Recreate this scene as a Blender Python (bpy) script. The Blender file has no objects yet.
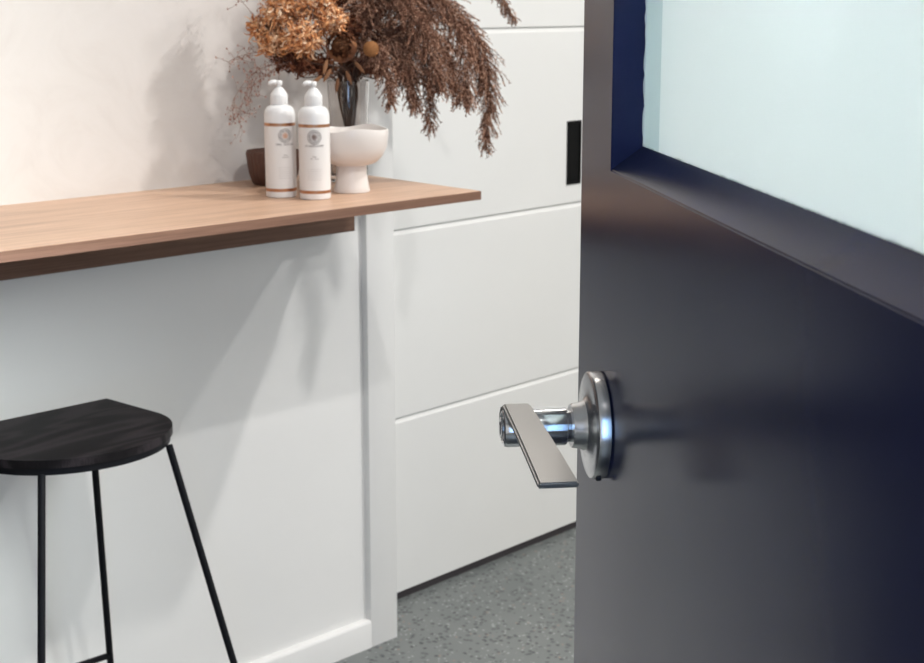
import bpy, bmesh, math, random
from mathutils import Vector, Matrix
random.seed(7)
PI = math.pi
scn = bpy.context.scene
col = scn.collection

# ------------------------------------------------------------------ camera frame
F_PX = 1551.0; PITCH = math.radians(12.05); CAM_H = 1.32; AZ = math.radians(43.9)
fw = Vector((math.cos(AZ), math.sin(AZ), 0)); rt = Vector((math.sin(AZ), -math.cos(AZ), 0)); upv = Vector((0, 0, 1))
FD = fw * math.cos(PITCH) - upv * math.sin(PITCH); UD = fw * math.sin(PITCH) + upv * math.cos(PITCH)
CAM = Vector((0, 0, CAM_H))
def at(px, py, Y):
    """world point seen at a pixel, on the vertical plane y = Y parallel to the shelf wall"""
    d = FD * F_PX + rt * (px - 462) + UD * (331.5 - py)
    return CAM + d * (Y / d.y)

# ------------------------------------------------------------------ materials
def new_mat(name):
    m = bpy.data.materials.new(name); m.use_nodes = True
    nt = m.node_tree
    return m, nt, nt.nodes['Principled BSDF']
def mat(name, rgb, rough=.5, metal=0, spec=.5, ior=None, coat=0):
    m, nt, b = new_mat(name)
    b.inputs['Base Color'].default_value = (*rgb, 1); b.inputs['Roughness'].default_value = rough
    b.inputs['Metallic'].default_value = metal; b.inputs['Specular IOR Level'].default_value = spec
    if ior: b.inputs['IOR'].default_value = ior
    b.inputs['Coat Weight'].default_value = coat
    return m
def ramp(nt, stops, interp='LINEAR'):
    r = nt.nodes.new('ShaderNodeValToRGB'); r.color_ramp.interpolation = interp
    e = r.color_ramp.elements
    while len(e) < len(stops): e.new(.5)
    for k, (p, c) in enumerate(stops):
        e[k].position = p; e[k].color = (*c, 1)
    return r
def noise(nt, scale, detail=4, rough=.5, vec=None, dist=0):
    n = nt.nodes.new('ShaderNodeTexNoise')
    n.inputs['Scale'].default_value = scale; n.inputs['Detail'].default_value = detail
    n.inputs['Roughness'].default_value = rough; n.inputs['Distortion'].default_value = dist
    if vec is not None: nt.links.new(vec, n.inputs['Vector'])
    return n
def objvec(nt, scale=(1, 1, 1), rot=(0, 0, 0)):
    t = nt.nodes.new('ShaderNodeTexCoord'); mp = nt.nodes.new('ShaderNodeMapping')
    mp.inputs['Scale'].default_value = scale; mp.inputs['Rotation'].default_value = rot
    nt.links.new(t.outputs['Object'], mp.inputs['Vector'])
    return mp.outputs['Vector']
def bump(nt, b, h, strength, dist=.001):
    bp = nt.nodes.new('ShaderNodeBump'); bp.inputs['Strength'].default_value = strength
    bp.inputs['Distance'].default_value = dist
    nt.links.new(h, bp.inputs['Height']); nt.links.new(bp.outputs['Normal'], b.inputs['Normal'])

def wall_paint(name, c1, c2, rough=.55, sc=3.0, bstr=.15):
    m, nt, b = new_mat(name)
    v = objvec(nt); n = noise(nt, sc, 6, .6, v, .6)
    r = ramp(nt, [(.3, c1), (.7, c2)]); nt.links.new(n.outputs['Fac'], r.inputs['Fac'])
    nt.links.new(r.outputs['Color'], b.inputs['Base Color']); b.inputs['Roughness'].default_value = rough
    n2 = noise(nt, 60, 5, .6, v); bump(nt, b, n2.outputs['Fac'], bstr, .002)
    return m
M = {}
M['white'] = wall_paint('white_paint', (.785, .78, .765), (.81, .805, .79), .42, 2.0, .05)
M['white_door'] = wall_paint('white_door_paint', (.72, .72, .705), (.745, .745, .73), .40, 2.0, .04)
M['ceil'] = mat('ceiling_paint', (.82, .82, .80), .8)
# textured warm plaster above the shelf
m, nt, b = new_mat('textured_plaster')
v = objvec(nt, (1, 1, 1)); n = noise(nt, 7, 8, .65, v, 1.5)
r = ramp(nt, [(.3, (.685, .645, .61)), (.5, (.72, .685, .65)), (.75, (.745, .71, .68))])
nt.links.new(n.outputs['Fac'], r.inputs['Fac']); nt.links.new(r.outputs['Color'], b.inputs['Base Color'])
b.inputs['Roughness'].default_value = .6
n2 = noise(nt, 9, 8, .55, v, .6); bump(nt, b, n2.outputs['Fac'], .12, .005)
M['plaster'] = m
# wood
def wood(name, dark, mid, light, rough=.45, along='X', sc=1.0, rings=0):
    m, nt, b = new_mat(name)
    s = (1.2 * sc, 26 * sc, 60 * sc)
    v = objvec(nt, s)
    n = noise(nt, 3.0, 7, .65, v, .25)
    v2 = objvec(nt, (4 * sc, 160 * sc, 160 * sc)); n2 = noise(nt, 3.5, 3, .6, v2)
    mx = nt.nodes.new('ShaderNodeMix'); mx.data_type = 'FLOAT'; mx.inputs[0].default_value = .35
    nt.links.new(n.outputs['Fac'], mx.inputs[2]); nt.links.new(n2.outputs['Fac'], mx.inputs[3])
    r = ramp(nt, [(.34, dark), (.5, mid), (.66, light)])
    nt.links.new(mx.outputs[0], r.inputs['Fac']); nt.links.new(r.outputs['Color'], b.inputs['Base Color'])
    b.inputs['Roughness'].default_value = rough
    bump(nt, b, mx.outputs[0], .12, .001)
    return m
M['oak'] = wood('oak_laminate', (.42, .25, .16), (.60, .385, .26), (.72, .49, .35), .42)
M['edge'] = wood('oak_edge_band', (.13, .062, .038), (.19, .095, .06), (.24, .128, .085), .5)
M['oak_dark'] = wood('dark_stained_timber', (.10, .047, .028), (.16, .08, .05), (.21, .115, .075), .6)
# black stained seat with visible cathedral grain
m, nt, b = new_mat('black_stained_ash')
v = objvec(nt, (3, 9, 3), (0, 0, -.5)); n = noise(nt, 1.1, 1, .4, v, .4)
w = nt.nodes.new('ShaderNodeMath'); w.operation = 'MULTIPLY'; w.inputs[1].default_value = 55
nt.links.new(n.outputs['Fac'], w.inputs[0])
s_ = nt.nodes.new('ShaderNodeMath'); s_.operation = 'SINE'; nt.links.new(w.outputs[0], s_.inputs[0])
n3 = noise(nt, 3, 4, .7, objvec(nt, (20, 300, 20)))
a_ = nt.nodes.new('ShaderNodeMath'); a_.operation = 'MULTIPLY_ADD'; a_.inputs[1].default_value = .3
nt.links.new(s_.outputs[0], a_.inputs[0]); nt.links.new(n3.outputs['Fac'], a_.inputs[2])
r = ramp(nt, [(.0, (.003, .0025, .003)), (.45, (.009, .0075, .0085)), (.95, (.032, .026, .029))])
nt.links.new(a_.outputs[0], r.inputs['Fac']); nt.links.new(r.outputs['Color'], b.inputs['Base Color'])
b.inputs['Roughness'].default_value = .5; b.inputs['Specular IOR Level'].default_value = .12; bump(nt, b, a_.outputs[0], .08, .0004)
M['seat'] = m
M['black_metal'] = mat('black_powder_coat', (.004, .004, .006), .45, 0, .2)
M['black'] = mat('black_plastic', (.003, .003, .003), .5, 0, .08)
M['seal'] = mat('black_rubber_seal', (.03, .025, .028), .7)
# navy door paint
m, nt, b = new_mat('dark_navy_door_paint')
b.inputs['Base Color'].default_value = (.017, .022, .070, 1); b.inputs['IOR'].default_value = 1.22; b.inputs['Specular Tint'].default_value = (.66, .62, .68, 1)
v = objvec(nt); n = noise(nt, 6, 5, .6, v)
r = ramp(nt, [(.3, (.17,) * 3), (.7, (.21,) * 3)]); nt.links.new(n.outputs['Fac'], r.inputs['Fac'])
nt.links.new(r.outputs['Color'], b.inputs['Roughness'])
n2 = noise(nt, 900, 2, .5, v); bump(nt, b, n2.outputs['Fac'], .03, .0005)
M['navy'] = m
M['chrome'] = mat('satin_chrome', (.66, .66, .67), .24, 1)
M['brushed'] = mat('brushed_satin_chrome', (.43, .425, .42), .40, 1)
M['chrome_polished'] = mat('polished_chrome', (.75, .76, .78), .12, 1)
M['dark_slot'] = mat('keyhole_shadow_metal', (.03, .03, .035), .5, 1)
# floor
m, nt, b = new_mat('flake_epoxy_floor')
v = objvec(nt)
base = noise(nt, 2.5, 6, .6, v); rb = ramp(nt, [(.3, (.125, .14, .138)), (.7, (.175, .188, .184))])
nt.links.new(base.outputs['Fac'], rb.inputs['Fac']); last = rb.outputs['Color']
for sc, th, cc in ((78, .22, (.045, .05, .055)), (100, .16, (.38, .40, .39)), (55, .09, (.30, .20, .16)), (62, .2, (.085, .095, .10))):
    vo = nt.nodes.new('ShaderNodeTexVoronoi'); vo.inputs['Scale'].default_value = sc
    mp = nt.nodes.new('ShaderNodeMapping'); mp.inputs['Location'].default_value = (sc * .37, sc * .11, 0)
    nt.links.new(v, mp.inputs['Vector']); nt.links.new(mp.outputs['Vector'], vo.inputs['Vector'])
    # only some cells carry a flake
    sp = nt.nodes.new('ShaderNodeSeparateColor'); nt.links.new(vo.outputs['Color'], sp.inputs[0])
    g = nt.nodes.new('ShaderNodeMath'); g.operation = 'GREATER_THAN'; g.inputs[1].default_value = .62; nt.links.new(sp.outputs[0], g.inputs[0])
    l = nt.nodes.new('ShaderNodeMath'); l.operation = 'LESS_THAN'; l.inputs[1].default_value = th * 1.6; nt.links.new(vo.outputs['Distance'], l.inputs[0])
    mu = nt.nodes.new('ShaderNodeMath'); mu.operation = 'MULTIPLY'; nt.links.new(g.outputs[0], mu.inputs[0]); nt.links.new(l.outputs[0], mu.inputs[1])
    mx = nt.nodes.new('ShaderNodeMix'); mx.data_type = 'RGBA'
    nt.links.new(mu.outputs[0], mx.inputs[0]); nt.links.new(last, mx.inputs[6]); mx.inputs[7].default_value = (*cc, 1)
    last = mx.outputs[2]
nt.links.new(last, b.inputs['Base Color']); b.inputs['Roughness'].default_value = .4
M['floor'] = m
M['ceramic'] = mat('white_ceramic', (.78, .73, .69), .28, 0, .5)
M['bottle'] = mat('white_bottle_plastic', (.84, .83, .82), .3)
M['label'] = mat('white_paper_label', (.80, .775, .75), .5)
M['copper'] = mat('copper_foil', (.50, .245, .13), .30, 1)
M['grey_ink'] = mat('grey_ink', (.20, .17, .16), .6)
M['pale_ink'] = mat('pale_grey_ink', (.58, .55, .53), .6)
M['copper_ink'] = mat('copper_ink', (.62, .33, .20), .5)
M['brown_ink'] = mat('brown_ink', (.20, .13, .11), .5)
M['pot'] = mat('dark_brown_ribbed_clay', (.10, .042, .026), .55)
def glass(name, tint, rough=0):
    m, nt, b = new_mat(name)
    b.inputs['Base Color'].default_value = (*tint, 1); b.inputs['Transmission Weight'].default_value = 1
    b.inputs['Roughness'].default_value = rough; b.inputs['IOR'].default_value = 1.45
    return m
M['vase'] = glass('smoky_glass', (.84, .82, .81))
M['pane'] = glass('pale_green_glass', (.93, .975, .965), .02)
# frosted privacy film: scatters light forward and back
m, nt, b = new_mat('frosted_film')
out = nt.nodes['Material Output']
tr = nt.nodes.new('ShaderNodeBsdfTranslucent'); tr.inputs['Color'].default_value = (.90, .93, .935, 1)
v = objvec(nt); n = noise(nt, 3, 4, .5, v); r = ramp(nt, [(.3, (.86, .895, .90)), (.7, (.90, .92, .92))])
nt.links.new(n.outputs['Fac'], r.inputs['Fac']); nt.links.new(r.outputs['Color'], b.inputs['Base Color'])
b.inputs['Roughness'].default_value = .35
ms = nt.nodes.new('ShaderNodeMixShader'); ms.inputs[0].default_value = .45
nt.links.new(b.outputs[0], ms.inputs[1]); nt.links.new(tr.outputs[0], ms.inputs[2]); nt.links.new(ms.outputs[0], out.inputs['Surface'])
M['film'] = m
m, nt, b = new_mat('pale_green_view_strip')  # pale strip colour stands in for the brightness seen through clear glass
out = nt.nodes['Material Output']; tr = nt.nodes.new('ShaderNodeBsdfTranslucent'); tr.inputs['Color'].default_value = (.62, .68, .69, 1)
b.inputs['Base Color'].default_value = (.62, .68, .70, 1); b.inputs['Roughness'].default_value = .35
ms = nt.nodes.new('ShaderNodeMixShader'); ms.inputs[0].default_value = .6
nt.links.new(b.outputs[0], ms.inputs[1]); nt.links.new(tr.outputs[0], ms.inputs[2]); nt.links.new(ms.outputs[0], out.inputs['Surface'])
M['view_strip'] = m
# dried plant materials: each strand its own tone
def plant(name, stops, rough=.8, trans=.0):
    m, nt, b = new_mat(name)
    g = nt.nodes.new('ShaderNodeNewGeometry')
    r = ramp(nt, stops); nt.links.new(g.outputs['Random Per Island'], r.inputs['Fac'])
    nt.links.new(r.outputs['Color'], b.inputs['Base Color'])
    b.inputs['Roughness'].default_value = rough; b.inputs['Specular IOR Level'].default_value = .2
    return m
M['plume'] = plant('brown_dried_grass', [(0, (.07, .028, .018)), (.45, (.23, .108, .068)), (.8, (.48, .27, .18)), (1, (.72, .47, .34))])
M['plume_stem'] = plant('brown_dried_stalk', [(0, (.06, .035, .025)), (1, (.12, .07, .05))])
M['curl'] = plant('tan_dried_petals', [(0, (.34, .12, .045)), (.3, (.70, .31, .125)), (.7, (.88, .50, .26)), (1, (.97, .76, .55))])
M['curl_dark'] = plant('russet_dried_petals', [(0, (.07, .025, .015)), (.6, (.20, .07, .035)), (1, (.36, .15, .075))])
M['protea'] = plant('brown_protea_bracts', [(0, (.06, .022, .01)), (.6, (.15, .055, .024)), (1, (.26, .115, .052))], .6)
M['ball'] = mat('mustard_brown_flower', (.34, .15, .05), .8)
M['twig'] = plant('pale_brown_twig', [(0, (.22, .12, .085)), (1, (.40, .25, .19))])
M['bud'] = plant('dusty_pink_bud', [(0, (.34, .18, .14)), (1, (.60, .38, .31))])

# ------------------------------------------------------------------ helpers
def tag(o, label=None, cat=None, group=None, kind=None):
    if label: o['label'] = label
    if cat: o['category'] = cat
    if group: o['group'] = group
    if kind: o['kind'] = kind
    return o
def empty(name, loc=(0, 0, 0), rz=0):
    o = bpy.data.objects.new(name, None); col.objects.link(o); o.location = loc; o.rotation_euler = (0, 0, rz)
    o.empty_display_size = .05
    return o
def mesh_obj(name, vs, fs, m, parent=None, smooth=False, mats=None, mi=None, autosmooth=None):
    me = bpy.data.meshes.new(name); me.from_pydata([tuple(v) for v in vs], [], fs)
    for x in (mats or [m]): me.materials.append(x)
    if mi: me.polygons.foreach_set('material_index', mi)
    if smooth: me.polygons.foreach_set('use_smooth', [True] * len(fs))
    me.update()
    o = bpy.data.objects.new(name, me); col.objects.link(o)
    if parent: o.parent = parent
    return o
def bm_obj(name, bm, m, parent=None, smooth=None, mats=None):
    bmesh.ops.recalc_face_normals(bm, faces=bm.faces)
    me = bpy.data.meshes.new(name); bm.to_mesh(me); bm.free()
    for x in (mats or [m]): me.materials.append(x)
    if smooth is not None:
        me.polygons.foreach_set('use_smooth', [True] * len(me.polygons))
        me.set_sharp_from_angle(angle=math.radians(smooth))
    o = bpy.data.objects.new(name, me); col.objects.link(o)
    if parent: o.parent = parent
    return o
def box(bm, x0, x1, y0, y1, z0, z1, bev=0, seg=2, mi=0):
    vs = [bm.verts.new((x, y, z)) for x in (x0, x1) for y in (y0, y1) for z in (z0, z1)]
    F = [(0, 1, 3, 2), (4, 6, 7, 5), (0, 4, 5, 1), (2, 3, 7, 6), (0, 2, 6, 4), (1, 5, 7, 3)]
    fs = [bm.faces.new([vs[i] for i in f]) for f in F]
    for f in fs: f.material_index = mi
    if bev:
        es = {e for f in fs for e in f.edges}
        bmesh.ops.bevel(bm, geom=list(es), offset=bev, segments=seg, affect='EDGES', profile=.5)
def prism(bm, pts, z0, z1, mi=0, axis='z'):
    """extrude a closed outline"""
    def P(a, b, c): return (a, b, c) if axis == 'z' else ((a, c, b) if axis == 'y' else (c, a, b))
    lo = [bm.verts.new(P(a, b, z0)) for a, b in pts]; hi = [bm.verts.new(P(a, b, z1)) for a, b in pts]
    n = len(pts); fs = [bm.faces.new(lo[::-1]), bm.faces.new(hi)]
    for i in range(n): fs.append(bm.faces.new([lo[i], lo[(i + 1) % n], hi[(i + 1) % n], hi[i]]))
    for f in fs: f.material_index = mi
    return fs
def lathe(bm, prof, n=48, rib=None, close=False, M4=None, wob=None):
    rings = []
    for (r, z) in prof:
        if r < 1e-6: rings.append([bm.verts.new((0, 0, z))]); continue
        ring = []
        for k in range(n):
            a = 2 * PI * k / n; rr = r * (1 + (rib(a, z) if rib else 0)); zz = z + (wob(a, r, z) if wob else 0)
            ring.append(bm.verts.new((rr * math.cos(a), rr * math.sin(a), zz)))
        rings.append(ring)
    for a, b in zip(rings, rings[1:]):
        for k in range(n):
            k2 = (k + 1) % n
            if len(a) == 1 and len(b) == 1: continue
            if len(a) == 1: bm.faces.new([a[0], b[k2], b[k]])
            elif len(b) == 1: bm.faces.new([a[k], a[k2], b[0]])
            else: bm.faces.new([a[k], a[k2], b[k2], b[k]])
    if M4 is not None:
        bmesh.ops.transform(bm, matrix=M4, verts=[v for r_ in rings for v in r_])
def tube_geo(vs, fs, pts, rads, n=6, cap=True):
    base = len(vs); pts = [Vector(p) for p in pts]
    prev = None
    for i, p in enumerate(pts):
        t = (pts[min(i + 1, len(pts) - 1)] - pts[max(i - 1, 0)]).normalized()
        if prev is None:
            a = t.cross(Vector((0, 0, 1)) if abs(t.z) < .9 else Vector((1, 0, 0))).normalized()
        else:
            a = (prev - t * prev.dot(t)).normalized()
        prev = a; b_ = t.cross(a)
        r = rads[i] if isinstance(rads, (list, tuple)) else rads
        for k in range(n):
            an = 2 * PI * k / n; vs.append(p + (a * math.cos(an) + b_ * math.sin(an)) * r)
    for i in range(len(pts) - 1):
        for k in range(n):
            k2 = (k + 1) % n
            fs.append((base + i * n + k, base + i * n + k2, base + (i + 1) * n + k2, base + (i + 1) * n + k))
    if cap:
        fs.append(tuple(base + k for k in range(n))[::-1]); e = base + (len(pts) - 1) * n
        fs.append(tuple(e + k for k in range(n)))
def spline(ctrl, n):
    """Catmull-Rom through the control points"""
    c = [Vector(p) for p in ctrl]; c = [c[0] * 2 - c[1]] + c + [c[-1] * 2 - c[-2]]
    out = []; segs = len(c) - 3
    for i in range(n + 1):
        u = i / n * segs; k = min(int(u), segs - 1); t = u - k
        p0, p1, p2, p3 = c[k:k + 4]
        out.append(.5 * ((2 * p1) + (p2 - p0) * t + (2 * p0 - 5 * p1 + 4 * p2 - p3) * t * t + (3 * p1 - p0 - 3 * p2 + p3) * t ** 3))
    return out

# ------------------------------------------------------------------ the setting
YW = 2.234            # face of the shelf wall framing
PTH = math.radians(2.25)
X0, X1, Y0, ZC = -1.7, 4.3, -2.3, 3.0

bm = bmesh.new(); box(bm, X0 - .1, X1 + .1, Y0 - .1, 2.75, -.06, 0)
tag(bm_obj('floor', bm, M['floor']), kind='structure')
bm = bmesh.new(); box(bm, X0 - .1, X1 + .1, Y0 - .1, 2.75, ZC, ZC + .06)
tag(bm_obj('ceiling', bm, M['ceil']), kind='structure')
# shelf wall: smooth white panel set 11 mm back below the shelf, plaster above it
bm = bmesh.new()
box(bm, 1.195, 2.05, YW + .015, YW + .12, 0, .99, mi=0)
box(bm, 1.195, 2.05, YW, YW + .12, .99, ZC, mi=1)
tag(bm_obj('wall_back', bm, None, mats=[M['white'], M['plaster']]), kind='structure')
# post at the end of the shelf wall
bm = bmesh.new(); box(bm, 2.05, 2.1245, YW, YW + .12, 0.0, ZC, .0012, 2)
tag(bm_obj('trim_1', bm, M['white'], smooth=30), kind='structure')
# baseboard with a rounded top
bm = bmesh.new()
pr = [(YW + .015, 0), (YW - .0, 0), (YW - .0, .053), (YW + .0012, .0575), (YW + .005, .0605), (YW + .015, .0615)]
prism(bm, pr, 1.195, 2.05, axis='x')
tag(bm_obj('baseboard_back', bm, M['white'], smooth=40), kind='structure')
# unseen dark wall added for the navy door to reflect, then the remaining room
bm = bmesh.new(); box(bm, X0, 1.195, YW + .015, YW + .12, 0, ZC); tag(bm_obj('wall_added_dark', bm, mat('added_charcoal_wall', (.016, .017, .022), .6)), kind='structure')
bm = bmesh.new(); box(bm, X1, X1 + .1, Y0, 2.7, 0, ZC); tag(bm_obj('wall_right', bm, M['white']), kind='structure')
bm = bmesh.new(); box(bm, X0 - .1, X0, Y0, 2.4, 0, ZC); tag(bm_obj('wall_left', bm, M['white']), kind='structure')
bm = bmesh.new(); box(bm, X0, X1, Y0 - .1, Y0, 0, ZC); tag(bm_obj('wall_front', bm, M['white']), kind='structure')
bm = bmesh.new(); box(bm, 2.10, X1, 2.52, 2.62, 0, ZC); tag(bm_obj('wall_beyond', bm, M['white']), kind='structure')
bpy.data.objects['wall_beyond'].name = 'wall_recess'

# sliding panelled door beyond the post
d2 = empty('door_2', (2.135, 2.3767, 0), PTH); tag(d2, kind='structure')
bm = bmesh.new()
L = 1.52; TH = .04
gz = [.418, .835, 1.255, 1.672, 2.09]
prof = [(TH, .019), (0, .019)]
for g in gz: prof += [(0, g - .0070), (.0060, g + .0030), (.0060, g + .0045), (0, g + .0062)]
prof += [(0, 2.45), (TH, 2.45)]
prism(bm, prof, 0, L, axis='x')
bm_obj('door_panel', bm, M['white_door'], d2)
bm = bmesh.new(); box(bm, 0, L, .004, .03, .0005, .019); bm_obj('bottom_seal', bm, M['seal'], d2)
fp = bmesh.new()
px0, px1, pz0, pz1 = .727, .782, .885, 1.0375
for a in ((px0, px0 + .006, pz0, pz1), (px1 - .006, px1, pz0, pz1), (px0 + .006, px1 - .006, pz0, pz0 + .008), (px0 + .006, px1 - .006, pz1 - .008, pz1)):
    box(fp, a[0], a[1], -.0025, .0, a[2], a[3])
box(fp, px0 + .006, px1 - .006, -.0006, .0, pz0 + .008, pz1 - .008)
bm_obj('flush_pull', fp, M['black'], d2)

# ------------------------------------------------------------------ the navy door
def hd(deg):
    t = AZ - math.radians(deg); return Vector((math.cos(t), math.sin(t), 0))
u = hd(-7.1); De = 1.25
Ept = fw * De + rt * (De * (584.2 - 462) / 1586)
ang = math.atan2(-u.y, -u.x)
d1 = empty('door_1', (Ept.x, Ept.y, 0), ang); tag(d1, kind='structure')
DT = .045; W = .90; HD = 2.05
wx0, wx1, wz0, wz1 = .108, .79, 1.1978, 1.93          # opening on the near face
ix0, ix1, iz0, iz1 = .1085, .789, 1.2150, 1.91        # daylight opening at the glass
GY = .0265
bm = bmesh.new()
def ring(x0, x1, z0, z1, y): return [bm.verts.new(p) for p in ((x0, y, z0), (x1, y, z0), (x1, y, z1), (x0, y, z1))]
o0 = ring(0, W, .008, HD, 0); o1 = ring(0, W, .008, HD, DT)
a0 = ring(wx0, wx1, wz0, wz1, 0); a1 = ring(ix0, ix1, iz0, iz1, GY - .003); a2 = ring(ix0, ix1, iz0, iz1, GY + .003); a3 = ring(wx0, wx1, wz0, wz1, DT)
for A, B in ((o0, a0), (a0, a1), (a1, a2), (a2, a3), (a3, o1), (o1, o0)):
    for k in range(4): bm.faces.new([A[k], A[(k + 1) % 4], B[(k + 1) % 4], B[k]])
es = [e for e in bm.edges if (e.verts[0] in o0 and e.verts[1] in o0) or (e.verts[0] in a0 and e.verts[1] in a0)]
bmesh.ops.bevel(bm, geom=es, offset=.0009, segments=2, affect='EDGES')
leaf = bm_obj('door_leaf', bm, M['navy'], d1, smooth=25)
bm = bmesh.new(); box(bm, ix0 - .004, ix1 + .004, GY - .002, GY + .002, iz0 - .004, iz1 + .004)
pane = bm_obj('window_pane', bm, M['pane'], d1)
bm = bmesh.new(); box(bm, ix0 + .046, ix1, GY - .0026, GY - .0021, iz0, iz1)
bm_obj('frosted_film', bm, M['film'], pane)
bm = bmesh.new(); box(bm, ix0 + .0005, ix0 + .0458, GY - .0026, GY - .0021, iz0, iz1)
bm_obj('pane_view_strip', bm, M['view_strip'], pane)  # added strip imitating the pale view through the bare glass edge
# rough sealant bead round the glass
vs, fs = [], []
for (pa, pb) in (((ix0, iz0), (ix0, iz1)), ((ix0, iz0), (ix1, iz0))):
    pts, rd = [], []; N = 120
    for k in range(N + 1):
        t = k / N; j = random.uniform(-.0006, .0006)
        pts.append((pa[0] + (pb[0] - pa[0]) * t + (j if pa[0] == pb[0] else 0), GY - .0027, pa[1] + (pb[1] - pa[1]) * t + (j if pa[1] == pb[1] else 0)))
        rd.append((.0007 if pa[0] == pb[0] else .0003) * random.choice((.5, .8, 1, 1.1, 1.7)))
    tube_geo(vs, fs, pts, rd, 6)
mesh_obj('sealant_bead', vs, fs, mat('white_sealant', (.62, .68, .69), .5), d1, True)

# lever handle (door local frame: x along the door, -y towards the viewer's side)
hx, hz = .094, .9995
RY = Matrix.Translation((hx, 0, hz)) @ Matrix.Rotation(PI / 2, 4, 'X')     # local z -> -y
bm = bmesh.new()
lathe(bm, [(0, 0), (.0395, 0), (.0400, .001), (.0415, .0012), (.0415, .0092), (.0411, .0100), (.0402, .0106), (.0330, .0112), (.0240, .0120), (.0195, .0145), (.0178, .0185), (.0172, .0230), (.0165, .0245), (0, .0245)], 96, M4=RY)
h = bm_obj('door_handle', bm, M['chrome'], d1, smooth=35)
# neck barrel
bm = bmesh.new()
lathe(bm, [(.0, .024), (.0125, .024), (.0125, .0285), (.0140, .0285), (.0148, .0295), (.0148, .0745), (.0140, .0770), (.0128, .0778), (.0118, .0778), (.0114, .0766), (0, .0766)], 64, M4=RY)
bm_obj('neck', bm, M['chrome_polished'], h, smooth=35)
bm = bmesh.new()
lathe(bm, [(0, .0762), (.0085, .0762), (.0085, .0786), (.0078, .0792), (0, .0792)], 32, M4=RY)
cyl = bm_obj('lock_cylinder', bm, M['chrome'], h, smooth=35)
# lever blade: flat paddle leaving the top of the neck, widening and drooping toward the hinge
bm = bmesh.new()
N = 22; rows = []
for k in range(N + 1):
    t = k / N
    if t < .13:                       # wraps over the round neck
        a = (t / .13) * math.radians(82) - math.radians(88)
        x = hx + .0150 * math.sin(a) * .98; z = hz + .0150 * math.cos(a)
        nx, nz = math.sin(a), math.cos(a)
    else:
        q = (t - .13) / .87
        x = hx + .0005 + .1195 * q; z = hz + .0150 - .0265 * q + .0010 * math.sin(q * PI)
        nx, nz = .21, .978
    q = max(0, (t - .13) / .87)
    yo = -(.0782 - .0072 * q); yi = -(.0560 - .0150 * q)
    th = .0048 if t > .12 else .003
    r_ = []
    for (yy, hh) in ((yo, 0), (yo + .0008, th), (yi - .0008, th), (yi, 0)):
        r_.append(bm.verts.new((x + nx * hh, yy, z + nz * hh)))
    rows.append(r_)
for a, b_ in zip(rows, rows[1:]):
    for k in range(4): bm.faces.new([a[k], a[(k + 1) % 4], b_[(k + 1) % 4], b_[k]])
bm.faces.new(rows[0]); bm.faces.new(rows[-1][::-1])
bmesh.ops.recalc_face_normals(bm, faces=bm.faces)
es = [e for e in bm.edges if len(e.link_faces) == 2 and e.link_faces[0].normal.angle(e.link_faces[1].normal) > .7]
bmesh.ops.bevel(bm, geom=es, offset=.0014, segments=3, affect='EDGES')
bm_obj('lever', bm, M['brushed'], h, smooth=30)
bm = bmesh.new(); box(bm, hx - .0006, hx + .0006, -.0795, -.0791, hz - .005, hz + .004)
box(bm, hx - .0022, hx + .0022, -.0795, -.0791, hz + .002, hz + .0045)
bm_obj('keyhole', bm, M['dark_slot'], h)
bm = bmesh.new(); box(bm, hx + .0175, hx + .0225, -.0085, -.004, hz - .0385, hz - .0345, .001)
bm_obj('set_screw', bm, M['dark_slot'], h)

# ------------------------------------------------------------------ shelf
sh = empty('wall_shelf', (.5, YW, .985)); tag(sh, 'long light oak bar shelf fixed to the wall above the black stool', 'shelf')
bm = bmesh.new()
prism(bm, [(-2.1, -.414), (1.434, -.416), (1.475, 0), (-2.1, 0)], 0, .0155)
bmesh.ops.bevel(bm, geom=list(bm.edges), offset=.0006, segments=1, affect='EDGES')
bm_obj('shelf_top', bm, M['oak'], sh)
bm = bmesh.new()
prism(bm, [(-2.1, -.4160), (1.4347, -.4180), (1.434, -.4162), (-2.1, -.4142)], .0003, .0150)
prism(bm, [(1.4347, -.4180), (1.4762, -.0005), (1.4752, -.0005), (1.4341, -.4162)], .0003, .0150)
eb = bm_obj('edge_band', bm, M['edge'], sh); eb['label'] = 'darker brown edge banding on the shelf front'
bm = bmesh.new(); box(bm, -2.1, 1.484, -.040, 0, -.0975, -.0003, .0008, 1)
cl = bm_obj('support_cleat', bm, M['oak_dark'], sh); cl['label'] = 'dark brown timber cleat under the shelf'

# ------------------------------------------------------------------ stool
SZ = .68
st = empty('bar_stool', (1.222, 2.0, 0)); tag(st, 'black bar stool with half-round wooden seat and thin metal legs below the shelf', 'stool')
def dshape(half, back, front, n=40, inset=0):
    pts = [(half - inset, back - inset), (-(half - inset), back - inset)]
    cy = .0; rx = half + .003 - inset; ry = cy - front - inset
    for k in range(n + 1):
        a = PI + PI * k / n; pts.append((rx * math.cos(a), cy + ry * math.sin(a)))
    return pts
bm = bmesh.new()
prism(bm, dshape(.156, .1375, -.139), SZ - .0125, SZ)
es = [e for e in bm.edges if abs(e.verts[0].co.z - e.verts[1].co.z) < 1e-6]
bmesh.ops.bevel(bm, geom=es, offset=.0022, segments=2, affect='EDGES')
seat = bm_obj('seat', bm, M['seat'], st, smooth=35)
bm = bmesh.new(); prism(bm, dshape(.156, .1375, -.139, inset=.004), SZ - .0235, SZ - .0127)
es = [e for e in bm.edges if abs(e.verts[0].co.z - e.verts[1].co.z) < 1e-6]
bmesh.ops.bevel(bm, geom=es, offset=.0015, segments=2, affect='EDGES')
bm_obj('seat_rim', bm, M['black_metal'], st, smooth=35)
SL = .166; zt = SZ - .0235
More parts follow.
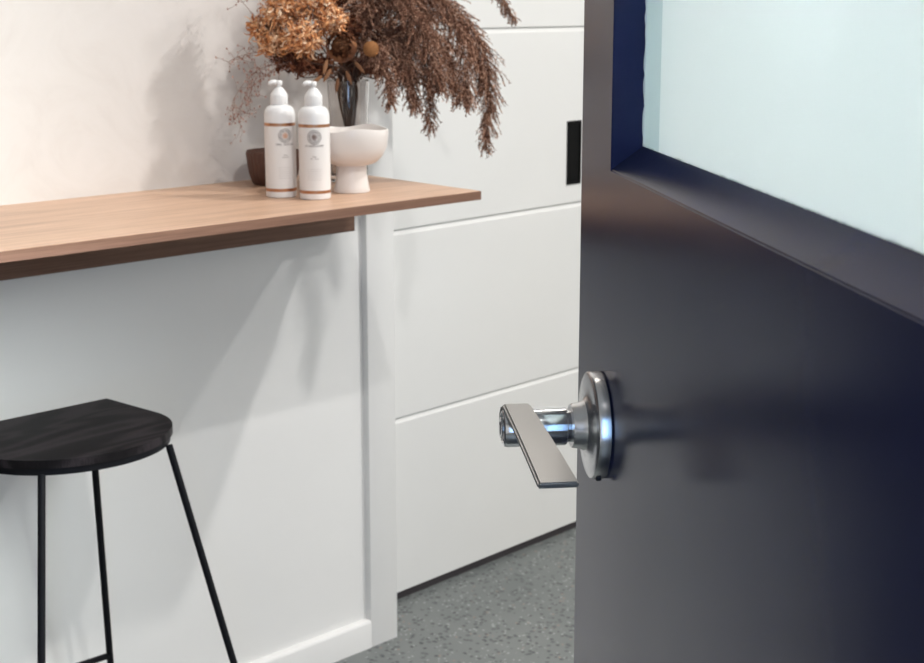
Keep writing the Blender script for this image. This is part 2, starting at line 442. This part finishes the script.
tops = {'fl': (-.107, -.093, -1, -1), 'fr': (.107, -.102, 1.08, -1), 'br': (.077, .062, .76, .93), 'bl': (-.100, .070, -1, 1)}
def legpt(k, z):
    x, y, sx, sy = tops[k]; hh = zt - z
    return Vector((x + sx * SL * hh, y + sy * SL * hh, z))
for k in tops:
    vs, fs = [], []; tube_geo(vs, fs, [legpt(k, zt + .001), legpt(k, .004)], .0057, 14)
    lg = mesh_obj('leg', vs, fs, M['black_metal'], st, True)
    lg.data.set_sharp_from_angle(angle=1)
    e_ = legpt(k, 0); vs, fs = [], []; tube_geo(vs, fs, [(e_.x, e_.y, 0), (e_.x, e_.y, .006)], .0075, 12)
    mesh_obj('foot_cap', vs, fs, M['black'], lg)
for a, b_ in (('bl', 'br'), ('fl', 'fr')):
    vs, fs = [], []; tube_geo(vs, fs, [legpt(a, .238), legpt(b_, .238)], .0052, 12)
    mesh_obj('footrest', vs, fs, M['black_metal'], st, True)

# ------------------------------------------------------------------ bottles
ST = 1.0006      # top of the shelf
def cyl_patch(vs, fs, a0, a1, z0, z1, r, n=24):
    b0 = len(vs)
    for k in range(n + 1):
        a = a0 + (a1 - a0) * k / n
        for z in (z0, z1): vs.append((r * math.cos(a), r * math.sin(a), z))
    for k in range(n): fs.append((b0 + 2 * k, b0 + 2 * k + 2, b0 + 2 * k + 3, b0 + 2 * k + 1))
def poly_patch(vs, fs, pts, ca, cz, r):
    """polygon in (across, up) metres wrapped on the bottle round angle ca"""
    b0 = len(vs)
    for (a, z) in pts: t = ca + a * EM / r; vs.append((r * math.cos(t), r * math.sin(t), cz + z * EM))
    fs.append(tuple(range(b0, b0 + len(pts))))
EM = 1.0
def bottle(loc, face, twist, label, ink, core, seedn):
    rng = random.Random(seedn)
    t = empty('pump_bottle', loc, face); tag(t, label, 'bottle', 'white pump bottles on the shelf')
    R = .0254
    bm = bmesh.new()
    lathe(bm, [(0, 0), (.0235, 0), (.0250, .0012), (R, .003), (R, .134), (.0250, .139), (.0236, .1438), (.0212, .1476), (.018, .1502), (.0145, .1514), (.0128, .1518), (0, .1518)], 64)
    bm_obj('bottle_body', bm, M['bottle'], t, smooth=40)
    # wrap-round label
    bm = bmesh.new(); rl = R + .0002
    lathe(bm, [(rl, .011), (rl, .1195)], 64); lb = bm_obj('label', bm, M['label'], t, smooth=40)
    bm = bmesh.new(); lathe(bm, [(rl + .0001, .0105), (rl + .0001, .0155)], 64); bm_obj('foil_band', bm, M['copper'], lb, smooth=40)
    bm = bmesh.new(); lathe(bm, [(rl + .0001, .1180), (rl + .0001, .1230)], 64); bm_obj('foil_band', bm, M['copper'], lb, smooth=40)
    ri = rl + .0002; cz = .1025; ca = twist
    global EM; EM = 1.28
    vs, fs = [], []; v2, f2 = [], []
    for (r0, r1) in ((.0086, .0092), (.0068, .0072), (.0046, .0050)):       # rings of the rosette
        for k in range(36):
            a, b_ = 2 * PI * k / 36, 2 * PI * (k + 1) / 36
            poly_patch(vs, fs, [(r0 * math.cos(a), r0 * math.sin(a)), (r1 * math.cos(a), r1 * math.sin(a)), (r1 * math.cos(b_), r1 * math.sin(b_)), (r0 * math.cos(b_), r0 * math.sin(b_))], ca, cz, ri)
    for k in range(20):                                                    # petals
        a = 2 * PI * k / 20; da = .085
        poly_patch(vs, fs, [(.0046 * math.cos(a), .0046 * math.sin(a)), (.0068 * math.cos(a - da), .0068 * math.sin(a - da)), (.0088 * math.cos(a), .0088 * math.sin(a)), (.0068 * math.cos(a + da), .0068 * math.sin(a + da))], ca, cz, ri)
    for k in range(12):
        a = 2 * PI * k / 12; da = .2
        poly_patch(v2, f2, [(0, 0), (.003 * math.cos(a - da), .003 * math.sin(a - da)), (.0045 * math.cos(a), .0045 * math.sin(a)), (.003 * math.cos(a + da), .003 * math.sin(a + da))], ca, cz, ri + .0001)
    EM = 1.0
    mesh_obj('emblem', vs, fs, ink, lb); mesh_obj('emblem_core', v2, f2, core, lb)
    # printed lines, too small to read: a title, a subtitle and fine print
    vs, fs = [], []; v3, f3 = [], []
    def line(V, Fc, zc, width, hgt, gap):
        x = -width / 2
        while x < width / 2:
            w = rng.uniform(.35, .8) * hgt
            if rng.random() > gap:
                poly_patch(V, Fc, [(x, 0), (x + w * .45, 0), (x + w * .45, hgt), (x, hgt)], ca, zc, ri)
                if rng.random() < .6:
                    zz = rng.choice((0, .4, .8)) * hgt
                    poly_patch(V, Fc, [(x, zz), (x + w, zz), (x + w, zz + hgt * .2), (x, zz + hgt * .2)], ca, zc, ri)
            x += w * 1.25
    line(vs, fs, .0868, .031, .0032, .05)
    v4, f4 = [], []
    line(v4, f4, .0700, .006, .0018, .0); line(v4, f4, .0665, .013, .0017, .1)
    mesh_obj('printed_subtitle', v4, f4, M['grey_ink'], lb)
    for zc in (.050, .0465, .043, .0395, .036, .0325): line(v3, f3, zc, .024, .0011, .12)
    mesh_obj('printed_title', vs, fs, M['grey_ink'], lb); mesh_obj('fine_print', v3, f3, M['pale_ink'], lb)
    # pump
    bm = bmesh.new()
    ribf = lambda a, z: .018 * (math.sin(a * 26) > 0)
    lathe(bm, [(0, .1514), (.0138, .1514), (.0142, .152), (.0142, .1670), (.0136, .1690), (.0104, .1740), (.0072, .1785), (.0062, .1800), (0, .18)], 104, rib=lambda a, z: ribf(a, z) if .1515 < z < .1692 else 0)
    col_ = bm_obj('pump_collar', bm, M['bottle'], t, smooth=50)
    bm = bmesh.new()
    lathe(bm, [(0, .1798), (.0036, .1798), (.0036, .1825), (.0052, .1832), (.0058, .1850), (.0058, .1895), (.0046, .1910), (0, .1914)], 32)
    bm_obj('pump_head', bm, M['bottle'], t, smooth=50)
    vs, fs = [], []
    na = math.radians(-78)
    dv = Vector((math.cos(na), math.sin(na), 0))
    tube_geo(vs, fs, [dv * .004 + Vector((0, 0, .1882)), dv * .011 + Vector((0, 0, .1886)), dv * .0145 + Vector((0, 0, .1874)), dv * .0162 + Vector((0, 0, .1838))], [.0042, .0040, .0036, .0030], 12)
    mesh_obj('nozzle', vs, fs, M['bottle'], t, True)
b1 = (1.6465, 2.0018); b2 = (1.6675, 1.9400)
for (bx, by), tw, lab, ink, core, sd in ((b1, .33, 'left white pump bottle, its rosette copper centred, in front of the brown ribbed pot', M['grey_ink'], M['copper_ink'], 1),
                                         (b2, .0, 'white pump bottle with grey rosette and brown centre, directly beside the white bowl', M['grey_ink'], M['brown_ink'], 5)):
    bottle((bx, by, ST), math.atan2(-by, -bx), tw, lab, ink, core, sd)

# ------------------------------------------------------------------ bowl, pot, vase
t = empty('pedestal_bowl', (1.772, 1.966, ST)); tag(t, 'white ceramic pedestal bowl with a wavy rim in front of the glass vase', 'bowl')
bm = bmesh.new()
wob = lambda a, r, z: (.0022 * math.sin(3 * a + 1.0) + .0012 * math.sin(5 * a)) if z > .1 else 0
lathe(bm, [(0, .052), (.020, .052), (.040, .060), (.0535, .075), (.0580, .092), (.0590, .1055), (.0605, .1080), (.0625, .1078), (.0632, .1055), (.0630, .094), (.0600, .076), (.053, .061), (.042, .0505), (.028, .0458), (.0, .0455)], 72, wob=wob)
bm_obj('bowl_cup', bm, M['ceramic'], t, smooth=60)
bm = bmesh.new()
lathe(bm, [(0, .047), (.0250, .047), (.0252, .044), (.0262, .030), (.0290, .012), (.0312, .003), (.0306, .0005), (.0290, 0), (0, 0)], 56)
bm_obj('pedestal', bm, M['ceramic'], t, smooth=50)

bm = bmesh.new()
rb = lambda a, z: .035 * abs(math.sin(a * 16)) if z > .003 else 0
lathe(bm, [(0, 0), (.034, 0), (.038, .003), (.0425, .020), (.0455, .042), (.0470, .0555), (.0475, .0590), (.0462, .0605), (.0445, .0590), (.043, .045), (.039, .010), (0, .007)], 160, rib=lambda a, z: rb(a, z) if .004 < z < .056 else 0)
o = bm_obj('ribbed_pot', bm, M['pot'], smooth=50); o.location = (1.752, 2.150, ST)
tag(o, 'dark brown ribbed pot behind the left pump bottle against the wall', 'pot')

VX, VY = 1.872, 2.083
t = empty('glass_vase', (VX, VY, ST)); t.name = 'glass_vase'
bm = bmesh.new()
lathe(bm, [(0, 0), (.0300, 0), (.0335, .002), (.0335, .02), (.0342, .08), (.0362, .140), (.0378, .1800), (.0368, .1812), (.0356, .1800), (.0340, .140), (.0320, .08), (.0313, .02), (.0295, .012), (0, .011)], 64)
bpy.data.objects.remove(t)
o = bm_obj('glass_vase', bm, M['vase'], smooth=40); o.location = (VX, VY, ST)
tag(o, 'clear glass vase holding the dried bouquet behind the white bowl', 'vase')

# ------------------------------------------------------------------ dried bouquet
def in_vase(k):
    a = k * 2.399; r = .012 + .011 * ((k * 7) % 5) / 5
    foot = Vector((VX - .9 * r * math.cos(a), VY - .9 * r * math.sin(a), ST + .0155))
    mouth = Vector((VX + r * math.cos(a), VY + r * math.sin(a), ST + .178))
    return foot, mouth
cnt = [0]
def stem(parent, upto, rad=.0013, mouth_r=None, m='plume_stem'):
    cnt[0] += 1; foot, mouth = in_vase(cnt[0])
    pts = spline([foot, mouth] + upto, 26); vs, fs = [], []
    tube_geo(vs, fs, pts, [rad * (1 - .4 * i / 26) for i in range(27)], 6)
    mesh_obj('stem', vs, fs, M[m], parent, True)

def plume(ctrl, n_str, spread, lab, length=.05, start=.35):
    """arching grass plume: a stalk with hundreds of drooping feathery strands"""
    root = empty('dried_grass_plume', (0, 0, 0)); 
    tag(root, lab, 'dried plume', 'brown grass plumes in the glass vase')
    cnt[0] += 1; foot, mouth = in_vase(cnt[0])
    sp = spline([foot, mouth] + ctrl, 60)
    vs, fs = [], []; tube_geo(vs, fs, sp, [.0015 * (1 - .75 * i / 60) for i in range(61)], 5); mesh_obj('stem', vs, fs, M['plume_stem'], root, True)
    vs, fs = [], []
    n_str = int(n_str * 2.0); length *= 1.30; spread *= 1.5
    for s in range(n_str):
        q = start + (1 - start) * (s + random.random()) / n_str
        k = min(int(q * 60), 59); p = sp[k].lerp(sp[k + 1], q * 60 - k); tng = (sp[k + 1] - sp[max(k - 1, 0)]).normalized()
        side = Vector((random.gauss(0, 1), random.gauss(0, 1), random.gauss(0, .7))); side -= tng * side.dot(tng); side.normalize()
        env = math.sin(min(1, (q - start) / (1 - start) * 1.25 + .18) * PI * .5) * (1 - .62 * max(0, (q - .7) / .3))
        Ls = length * env * random.uniform(.5, 1.35)
        d = (tng * .75 + side * spread * random.uniform(.4, 1.1)).normalized()
        pts = [p]; cur = p.copy()
        for i in range(5):
            d = (d + Vector((0, 0, -.20)) + Vector((random.gauss(0, .16), random.gauss(0, .16), random.gauss(0, .08)))).normalized()
            cur = cur + d * Ls / 5
            if cur.y > 2.222: cur.y = 2.222
            pts.append(cur.copy())
        tube_geo(vs, fs, pts, [.00042, .0004, .00036, .0003, .00025, .00018], 3, False)
        nsp = int(12 + 22 * Ls / .05)
        for j in range(nsp):
            w = (j + random.random()) / nsp * 4.999; i = int(w); b0 = pts[i].lerp(pts[i + 1], w - i)
            dd = (pts[i + 1] - pts[i]).normalized()
            o_ = Vector((random.gauss(0, 1), random.gauss(0, 1), random.gauss(-.3, 1))); ax = (dd * 1.0 + o_.normalized() * .75).normalized()
            ln = random.uniform(.003, .0065); wv = ax.cross(Vector((random.gauss(0, 1), random.gauss(0, 1), random.gauss(0, 1)))).normalized() * random.uniform(.0006, .0011)
            a = len(vs); e = b0 + ax * ln
            if e.y > 2.224: continue
            wz = ax.cross(wv).normalized() * .0005
            vs += [b0, b0 + ax * ln * .5 + wv, e, b0 + ax * ln * .5 - wv, b0 + ax * ln * .5 + wz]
            fs += [(a, a + 1, a + 4), (a + 1, a + 2, a + 4), (a + 2, a + 3, a + 4), (a + 3, a, a + 4)]
    mesh_obj('feathery_head', vs, fs, M['plume'], root)
    return root

P = at
plumes = [
 ([P(372, 30, 2.05), P(430, -2, 2.00), P(478, 40, 1.96), P(489, 95, 1.95), P(485, 146, 1.95)], 170, .75, 'brown grass plume arching furthest right, its tip hanging lowest before the white panelled door', .042, .42),
 ([P(370, 35, 2.07), P(425, 10, 2.03), P(468, 38, 2.00), P(484, 90, 1.99)], 170, .8, 'brown grass plume just inside the outermost right one, drooping short of its tip', .045, .40),
 ([P(368, 50, 2.06), P(395, 30, 2.02), P(424, 62, 1.99), P(431, 128, 1.98)], 150, .7, 'brown grass plume hanging down in the middle with a thin pointed tip', .04, .38),
 ([P(366, 55, 2.04), P(390, 40, 2.00), P(408, 68, 1.98), P(416, 108, 1.97)], 150, .8, 'short brown grass plume drooping to the right of the white bowl', .04, .36),
 ([P(362, 60, 2.03), P(375, 48, 1.99), P(386, 70, 1.97), P(391, 104, 1.97)], 110, .8, 'small dark brown grass plume hanging beside the vase mouth above the bowl', .032, .36),
 ([P(375, 10, 2.08), P(420, -40, 2.06), P(480, -28, 2.04), P(514, 18, 2.02)], 130, .6, 'brown grass plume reaching out at the top right with a small curled tip', .03, .40),
 ([P(372, 25, 2.04), P(415, -8, 1.99), P(455, 18, 1.95), P(466, 78, 1.93), P(464, 98, 1.93)], 170, .9, 'full brown grass plume in front, its soft end above the shelf corner', .048, .38),
 ([P(366, 20, 2.08), P(392, -40, 2.09), P(430, -60, 2.08), P(470, -25, 2.06)], 150, .9, 'upright brown grass plume at the top right of the bouquet', .05, .36),
 ([P(364, 40, 2.06), P(385, 5, 2.01), P(415, 15, 1.97), P(432, 60, 1.95), P(440, 88, 1.95)], 180, .95, 'bushy brown grass plume in the middle of the right side', .05, .34),
 ([P(358, 40, 2.06), P(368, -2, 2.02), P(392, -15, 1.99), P(415, 20, 1.97)], 160, 1.0, 'dark brown grass plume right above the round mustard flower', .05, .34),
 ([P(352, 20, 2.08), P(352, -40, 2.09), P(375, -80, 2.09), P(405, -60, 2.08)], 150, 1.0, 'upright brown grass plume rising from the bouquet centre', .05, .34),
 ([P(366, 60, 2.07), P(388, 48, 2.05), P(400, 55, 2.03), P(408, 78, 2.02)], 150, 1.1, 'dark bushy grass plume tucked behind the round mustard flower', .045, .34),
 ([P(370, 45, 2.09), P(410, 28, 2.09), P(445, 50, 2.08), P(456, 92, 2.07)], 170, .9, 'shadowed brown grass plume at the back near the panelled door', .045, .36),
 ([P(362, 15, 2.10), P(372, -30, 2.12), P(400, -20, 2.13), P(430, 20, 2.12)], 140, 1.0, 'brown grass plume at the back of the bouquet nearest the wall', .05, .36),
]
for c_, n_, sp_, lab, ln_, st_ in plumes: plume(c_, n_, sp_, lab, ln_, st_)

def curl_head(c, r, n, m, lab, squash=.8):
    """ball of small curled dried petals"""
    root = empty('dried_curly_flower', (0, 0, 0)); tag(root, lab, 'dried flower', 'curly dried flower heads in the glass vase')
    stem(root, [c + Vector((.005, 0, -r * 1.2)), c], .0013)
    vs, fs = [], []
    for i in range(int(n * 2.0)):
        d = Vector((random.gauss(0, 1), random.gauss(0, 1), random.gauss(0, 1))).normalized()
        rr = r * random.uniform(.45, 1.08)
        p = c + Vector((d.x, d.y, d.z * squash)) * rr
        t_ = (d * .5 + Vector((random.gauss(0, 1), random.gauss(0, 1), random.gauss(0, 1))).normalized()).normalized()
        axis = t_.cross(d); 
        if axis.length < .1: continue
        axis.normalize(); ww = random.uniform(.0010, .0024); step = random.uniform(.0018, .0032); curl = random.uniform(.25, .65) * random.choice((-1, 1))
        a = len(vs); K = 7
        for k in range(K + 1):
            taper = math.sin((.12 + .85 * k / K) * PI) ** .6
            sv = axis * ww * taper; cup = t_.cross(axis) * ww * .5 * taper
            q = [p - sv + cup, p, p + sv + cup]
            for z in q:
                if z.y > 2.224: z.y = 2.224
            vs += q
            t_ = (Matrix.Rotation(curl, 3, axis) @ t_); t_ = (t_ + Vector([random.gauss(0, .12) for _ in range(3)])).normalized()
            axis = (axis - t_ * axis.dot(t_)).normalized()
            p = p + t_ * step
        for k in range(K):
            for j in range(2):
                fs.append((a + 3 * k + j, a + 3 * k + j + 1, a + 3 * k + 3 + j + 1, a + 3 * k + 3 + j))
    o = mesh_obj('petals', vs, fs, m, root, True)
    return root
heads = [
 (P(283, 12, 2.09), .034, 300, 'curl', 'orange tan curly dried flower head at the upper left of the bouquet'),
 (P(316, 2, 2.05), .034, 300, 'curl', 'pale tan curly dried flower head at the top centre left of the bouquet'),
 (P(274, 42, 2.11), .026, 220, 'curl', 'small tan curly dried flower head lowest on the left edge'),
 (P(304, 38, 2.04), .031, 280, 'curl', 'tan curly dried flower head above the two pump bottles'),
 (P(286, -28, 2.08), .036, 260, 'curl', 'highest tan curly dried flower head on the left'),
 (P(332, 22, 2.01), .022, 160, 'curl', 'small light tan curly flower head touching the dark protea'),
 (P(300, 62, 2.09), .022, 190, 'dark', 'russet curly dried flower head just over the right bottle pump'),
 (P(283, 58, 2.12), .018, 150, 'dark', 'small russet curly dried flower head over the left bottle pump'),
 (P(338, -8, 2.08), .033, 260, 'dark', 'dark russet curly dried flower head between the tan heads and the plumes'),
 (P(352, 68, 2.10), .018, 170, 'dark', 'small russet curly flower head behind the leaves at the vase rim'),
 (P(372, 66, 2.09), .018, 170, 'dark', 'small russet curly flower head beneath the round mustard flower'),
 (P(346, 26, 2.05), .024, 200, 'dark', 'russet curly flower head directly above the dark protea'),
 (P(368, 14, 2.08), .028, 220, 'dark', 'dark russet curly flower head above the round mustard flower'),
 (P(262, 28, 2.13), .020, 170, 'curl', 'tan curly flower head sticking out furthest left'),
 (P(322, 66, 2.07), .018, 140, 'dark', 'small dark russet curly flower head at the vase mouth'),
]
for c, r, n, mm, lab in heads: curl_head(c, r, n, M['curl'] if mm == 'curl' else M['curl_dark'], lab)

# protea with pointed bracts
def petal(vs, fs, p, out, up_, ln, wd, curve=.4, K=6):
    out = out.normalized(); up_ = (up_ - out * up_.dot(out)).normalized(); sd = out.cross(up_)
    a = len(vs); d = (up_ * .9 + out * .35).normalized(); q = p.copy()
    for k in range(K + 1):
        w = wd * math.sin((.15 + .8 * k / K) * PI) ** .8
        cup = -d.cross(sd).normalized() * w * .35
        vs += [q - sd * w + cup, q.copy(), q + sd * w + cup]
        d = (d - out * curve / K).normalized(); q = q + d * ln / K
    for k in range(K):
        for j in range(2): fs.append((a + 3 * k + j, a + 3 * k + j + 1, a + 3 * k + 4 + j, a + 3 * k + 3 + j))
root = empty('dried_protea'); tag(root, 'dark brown round dried protea flower facing out above the vase mouth', 'dried flower')
c = P(341, 46, 1.985)
stem(root, [c + Vector((.0, .02, -.045)), c + Vector((0, .015, -.01))], .002)
vs, fs = [], []
axis = (CAM - c).normalized(); axis.z += .25; axis.normalize(); axis = (axis + Vector((-.15, 0, 0))).normalized()
ax1 = axis.cross(Vector((0, 0, 1))).normalized(); ax2 = ax1.cross(axis)
for ring_, (cnt_, rad_, ln_, wd_, back) in enumerate(((17, .0255, .030, .0068, -.018), (15, .0215, .025, .0060, -.011), (12, .0160, .021, .0050, -.006), (9, .0095, .017, .0040, -.003), (6, .0045, .013, .0032, 0))):
    for k in range(cnt_):
        a = 2 * PI * (k + .5 * (ring_ % 2)) / cnt_; rd = ax1 * math.cos(a) + ax2 * math.sin(a)
        petal(vs, fs, c + rd * rad_ + axis * back, rd, axis, ln_, wd_, random.uniform(.7, 1.1))
mesh_obj('bracts', vs, fs, M['protea'], root, True)
bm = bmesh.new(); bmesh.ops.create_uvsphere(bm, u_segments=28, v_segments=18, radius=.0175)
for v_ in bm.verts: v_.co = c + axis * -.008 + v_.co * (1 + .10 * math.sin(v_.co.x * 2600) * math.sin(v_.co.z * 2600))
bm_obj('flower_core', bm, M['protea'], root, smooth=40)
vs, fs = [], []
for (px, py, an) in ((331, 69, .5), (322, 76, .9), (346, 71, -.4), (355, 62, -.7), (327, 60, .2), (338, 78, .1)):
    q = P(px, py, 1.985) ; petal(vs, fs, q, axis, (ax2 * math.cos(an) - ax1 * math.sin(an)) * -1 + axis * .2, .026, .0034, .5)
mesh_obj('leaves', vs, fs, plant('tan_dried_leaf', [(0, (.14, .06, .03)), (1, (.30, .15, .075))]), root, True)

root = empty('dried_ball_flower'); tag(root, 'round mustard brown ball flower right of the dark protea', 'dried flower')
c = P(371, 49, 1.975)
stem(root, [c + Vector((-.004, .02, -.05)), c + Vector((0, .004, -.004))], .0011)
vs, fs = [], []
for i in range(420):                      # tightly packed florets
    z = 1 - 2 * (i + .5) / 420; a = i * 2.39996; r_ = math.sqrt(1 - z * z); d = Vector((r_ * math.cos(a), r_ * math.sin(a), z))
    s = d.cross(Vector((.3, .2, .9))).normalized(); t2 = d.cross(s); b0 = len(vs); p = c + d * .0128
    vs += [p + s * .0011, p + t2 * .0011, p - s * .0011, p - t2 * .0011, p + d * .0012]
    fs += [(b0, b0 + 1, b0 + 4), (b0 + 1, b0 + 2, b0 + 4), (b0 + 2, b0 + 3, b0 + 4), (b0 + 3, b0, b0 + 4)]
bmb = bmesh.new(); bmesh.ops.create_uvsphere(bmb, u_segments=24, v_segments=16, radius=.0129)
b0 = len(vs); bmb.verts.ensure_lookup_table(); vs += [c + v_.co for v_ in bmb.verts]; fs += [tuple(b0 + v_.index for v_ in f.verts) for f in bmb.faces]; bmb.free()
mesh_obj('flower_ball', vs, fs, M['ball'], root)

# wispy twigs at the left
def twig(ctrl, lab, nb=26):
    root = empty('dried_twig'); tag(root, lab, 'dried twig', 'thin wispy twigs on the left of the bouquet')
    cnt[0] += 1; foot, mouth = in_vase(cnt[0])
    sp = spline([foot, mouth] + ctrl, 40)
    vs, fs = [], []; tube_geo(vs, fs, sp, [.0008 * (1 - .6 * i / 40) for i in range(41)], 5)
    bv, bf = [], []
    for k in range(nb):
        i = random.randint(20, 40); p = sp[i]
        d = Vector((random.gauss(-.2, 1), random.gauss(-.1, .6), random.gauss(-.1, 1))).normalized(); L_ = random.uniform(.012, .034)
        pts = [p]; cur = p.copy()
        for j in range(4):
            d = (d + Vector([random.gauss(0, .3) for _ in range(3)])).normalized(); cur = cur + d * L_ / 4; cur.y = min(cur.y, 2.218); pts.append(cur.copy())
        tube_geo(vs, fs, pts, [.00042, .0004, .00034, .0003, .00025], 4)
        for q in (pts[-1], pts[2] + Vector((random.gauss(0, .003), 0, random.gauss(0, .003)))):
            bm_ = bmesh.new(); bmesh.ops.create_icosphere(bm_, subdivisions=1, radius=random.uniform(.0010, .0020)); b0 = len(bv); bm_.verts.ensure_lookup_table()
            bv += [q + Vector((v_.co.x, v_.co.y, v_.co.z * 1.3)) for v_ in bm_.verts]; bf += [tuple(b0 + v_.index for v_ in f.verts) for f in bm_.faces]; bm_.free()
    mesh_obj('twigs', vs, fs, M['twig'], root); mesh_obj('buds', bv, bf, M['bud'], root)
twig([P(300, 66, 2.08), P(262, 68, 2.12), P(236, 95, 2.14), P(233, 122, 2.15)], 'thin budded twig hanging lowest on the far left against the plaster wall', 30)
twig([P(300, 60, 2.10), P(265, 52, 2.14), P(240, 56, 2.16), P(228, 62, 2.17)], 'thin twig reaching straight left beneath the tan flower heads', 22)
twig([P(300, 58, 2.09), P(268, 66, 2.13), P(253, 85, 2.15), P(249, 118, 2.15)], 'thin budded twig drooping close to the left pump bottle', 30)
twig([P(305, 30, 2.11), P(268, 25, 2.15), P(245, 5, 2.17), P(232, -14, 2.17)], 'thin twig rising to the upper left edge of the bouquet', 24)
twig([P(300, 60, 2.09), P(262, 78, 2.12), P(243, 100, 2.14), P(240, 130, 2.15)], 'fine twig with pink buds between two drooping twigs', 22)

# ------------------------------------------------------------------ lights
def area(name, loc, size, power, color, target=None, sizey=None, spread=PI):
    l = bpy.data.lights.new(name, 'AREA'); l.energy = power; l.color = color; l.size = size
    l.shape = 'RECTANGLE' if sizey else 'DISK'
    if sizey: l.size_y = sizey
    l.spread = spread
    o = bpy.data.objects.new(name, l); col.objects.link(o); o.location = loc
    d = Vector(target) - Vector(loc) if target else Vector((0, 0, -1))
    o.rotation_euler = d.to_track_quat('-Z', 'Y').to_euler()
    return o
warm = (1, .93, .85); neutral = (1, .98, .955); cool = (.62, .78, 1)
area('downlight', (1.10, -.15, 2.97), .09, 27, neutral)
area('downlight', (3.50, -.15, 2.97), .14, 26, neutral)
area('downlight', (2.84, .70, 2.97), .10, 39, neutral)
area('ambient_fill', (.9, -1.0, 2.97), 2.0, 30, (1, .955, .90), sizey=1.6)  # broad overhead fill, added to raise the ambient level
area('upper_wall_fill', (2.0, 1.75, 2.97), .7, 5, warm, sizey=.12)  # added fill brightening the upper wall, no known fixture
bk = fw * -1.1 + rt * .15
area('daylight_doorway', (bk.x, bk.y, 1.30), .24, 9, (.28, .55, 1), target=(bk.x + fw.x, bk.y + fw.y, 1.30), sizey=1.5)
sd_ = fw * .75 + rt * 1.25
area('pane_backlight', (sd_.x, sd_.y, 1.9), 1.0, 44, (.93, .99, .98), target=tuple(fw * .8 + rt * .16 + upv * 1.45), sizey=.9, spread=1.3)  # added lamp beyond the door to brighten the frosted pane

w = bpy.data.worlds.new('world'); scn.world = w; w.use_nodes = True
w.node_tree.nodes['Background'].inputs[0].default_value = (.8, .85, .9, 1); w.node_tree.nodes['Background'].inputs[1].default_value = .4

# ------------------------------------------------------------------ camera
cd = bpy.data.cameras.new('camera'); co = bpy.data.objects.new('camera', cd); col.objects.link(co)
cd.sensor_fit = 'HORIZONTAL'; cd.sensor_width = 36; cd.lens = 36 * F_PX / 924; cd.clip_start = .02
co.location = CAM
co.matrix_world = Matrix.Translation(CAM) @ Matrix((rt, UD, -FD)).transposed().to_4x4()
cd.dof.use_dof = True; cd.dof.focus_distance = 1.32; cd.dof.aperture_fstop = 20
scn.camera = co
scn.view_settings.view_transform = 'Standard'; scn.view_settings.look = 'None'
scn.view_settings.gamma = 1; scn.view_settings.use_curve_mapping = False
scn.view_settings.exposure = 0.13
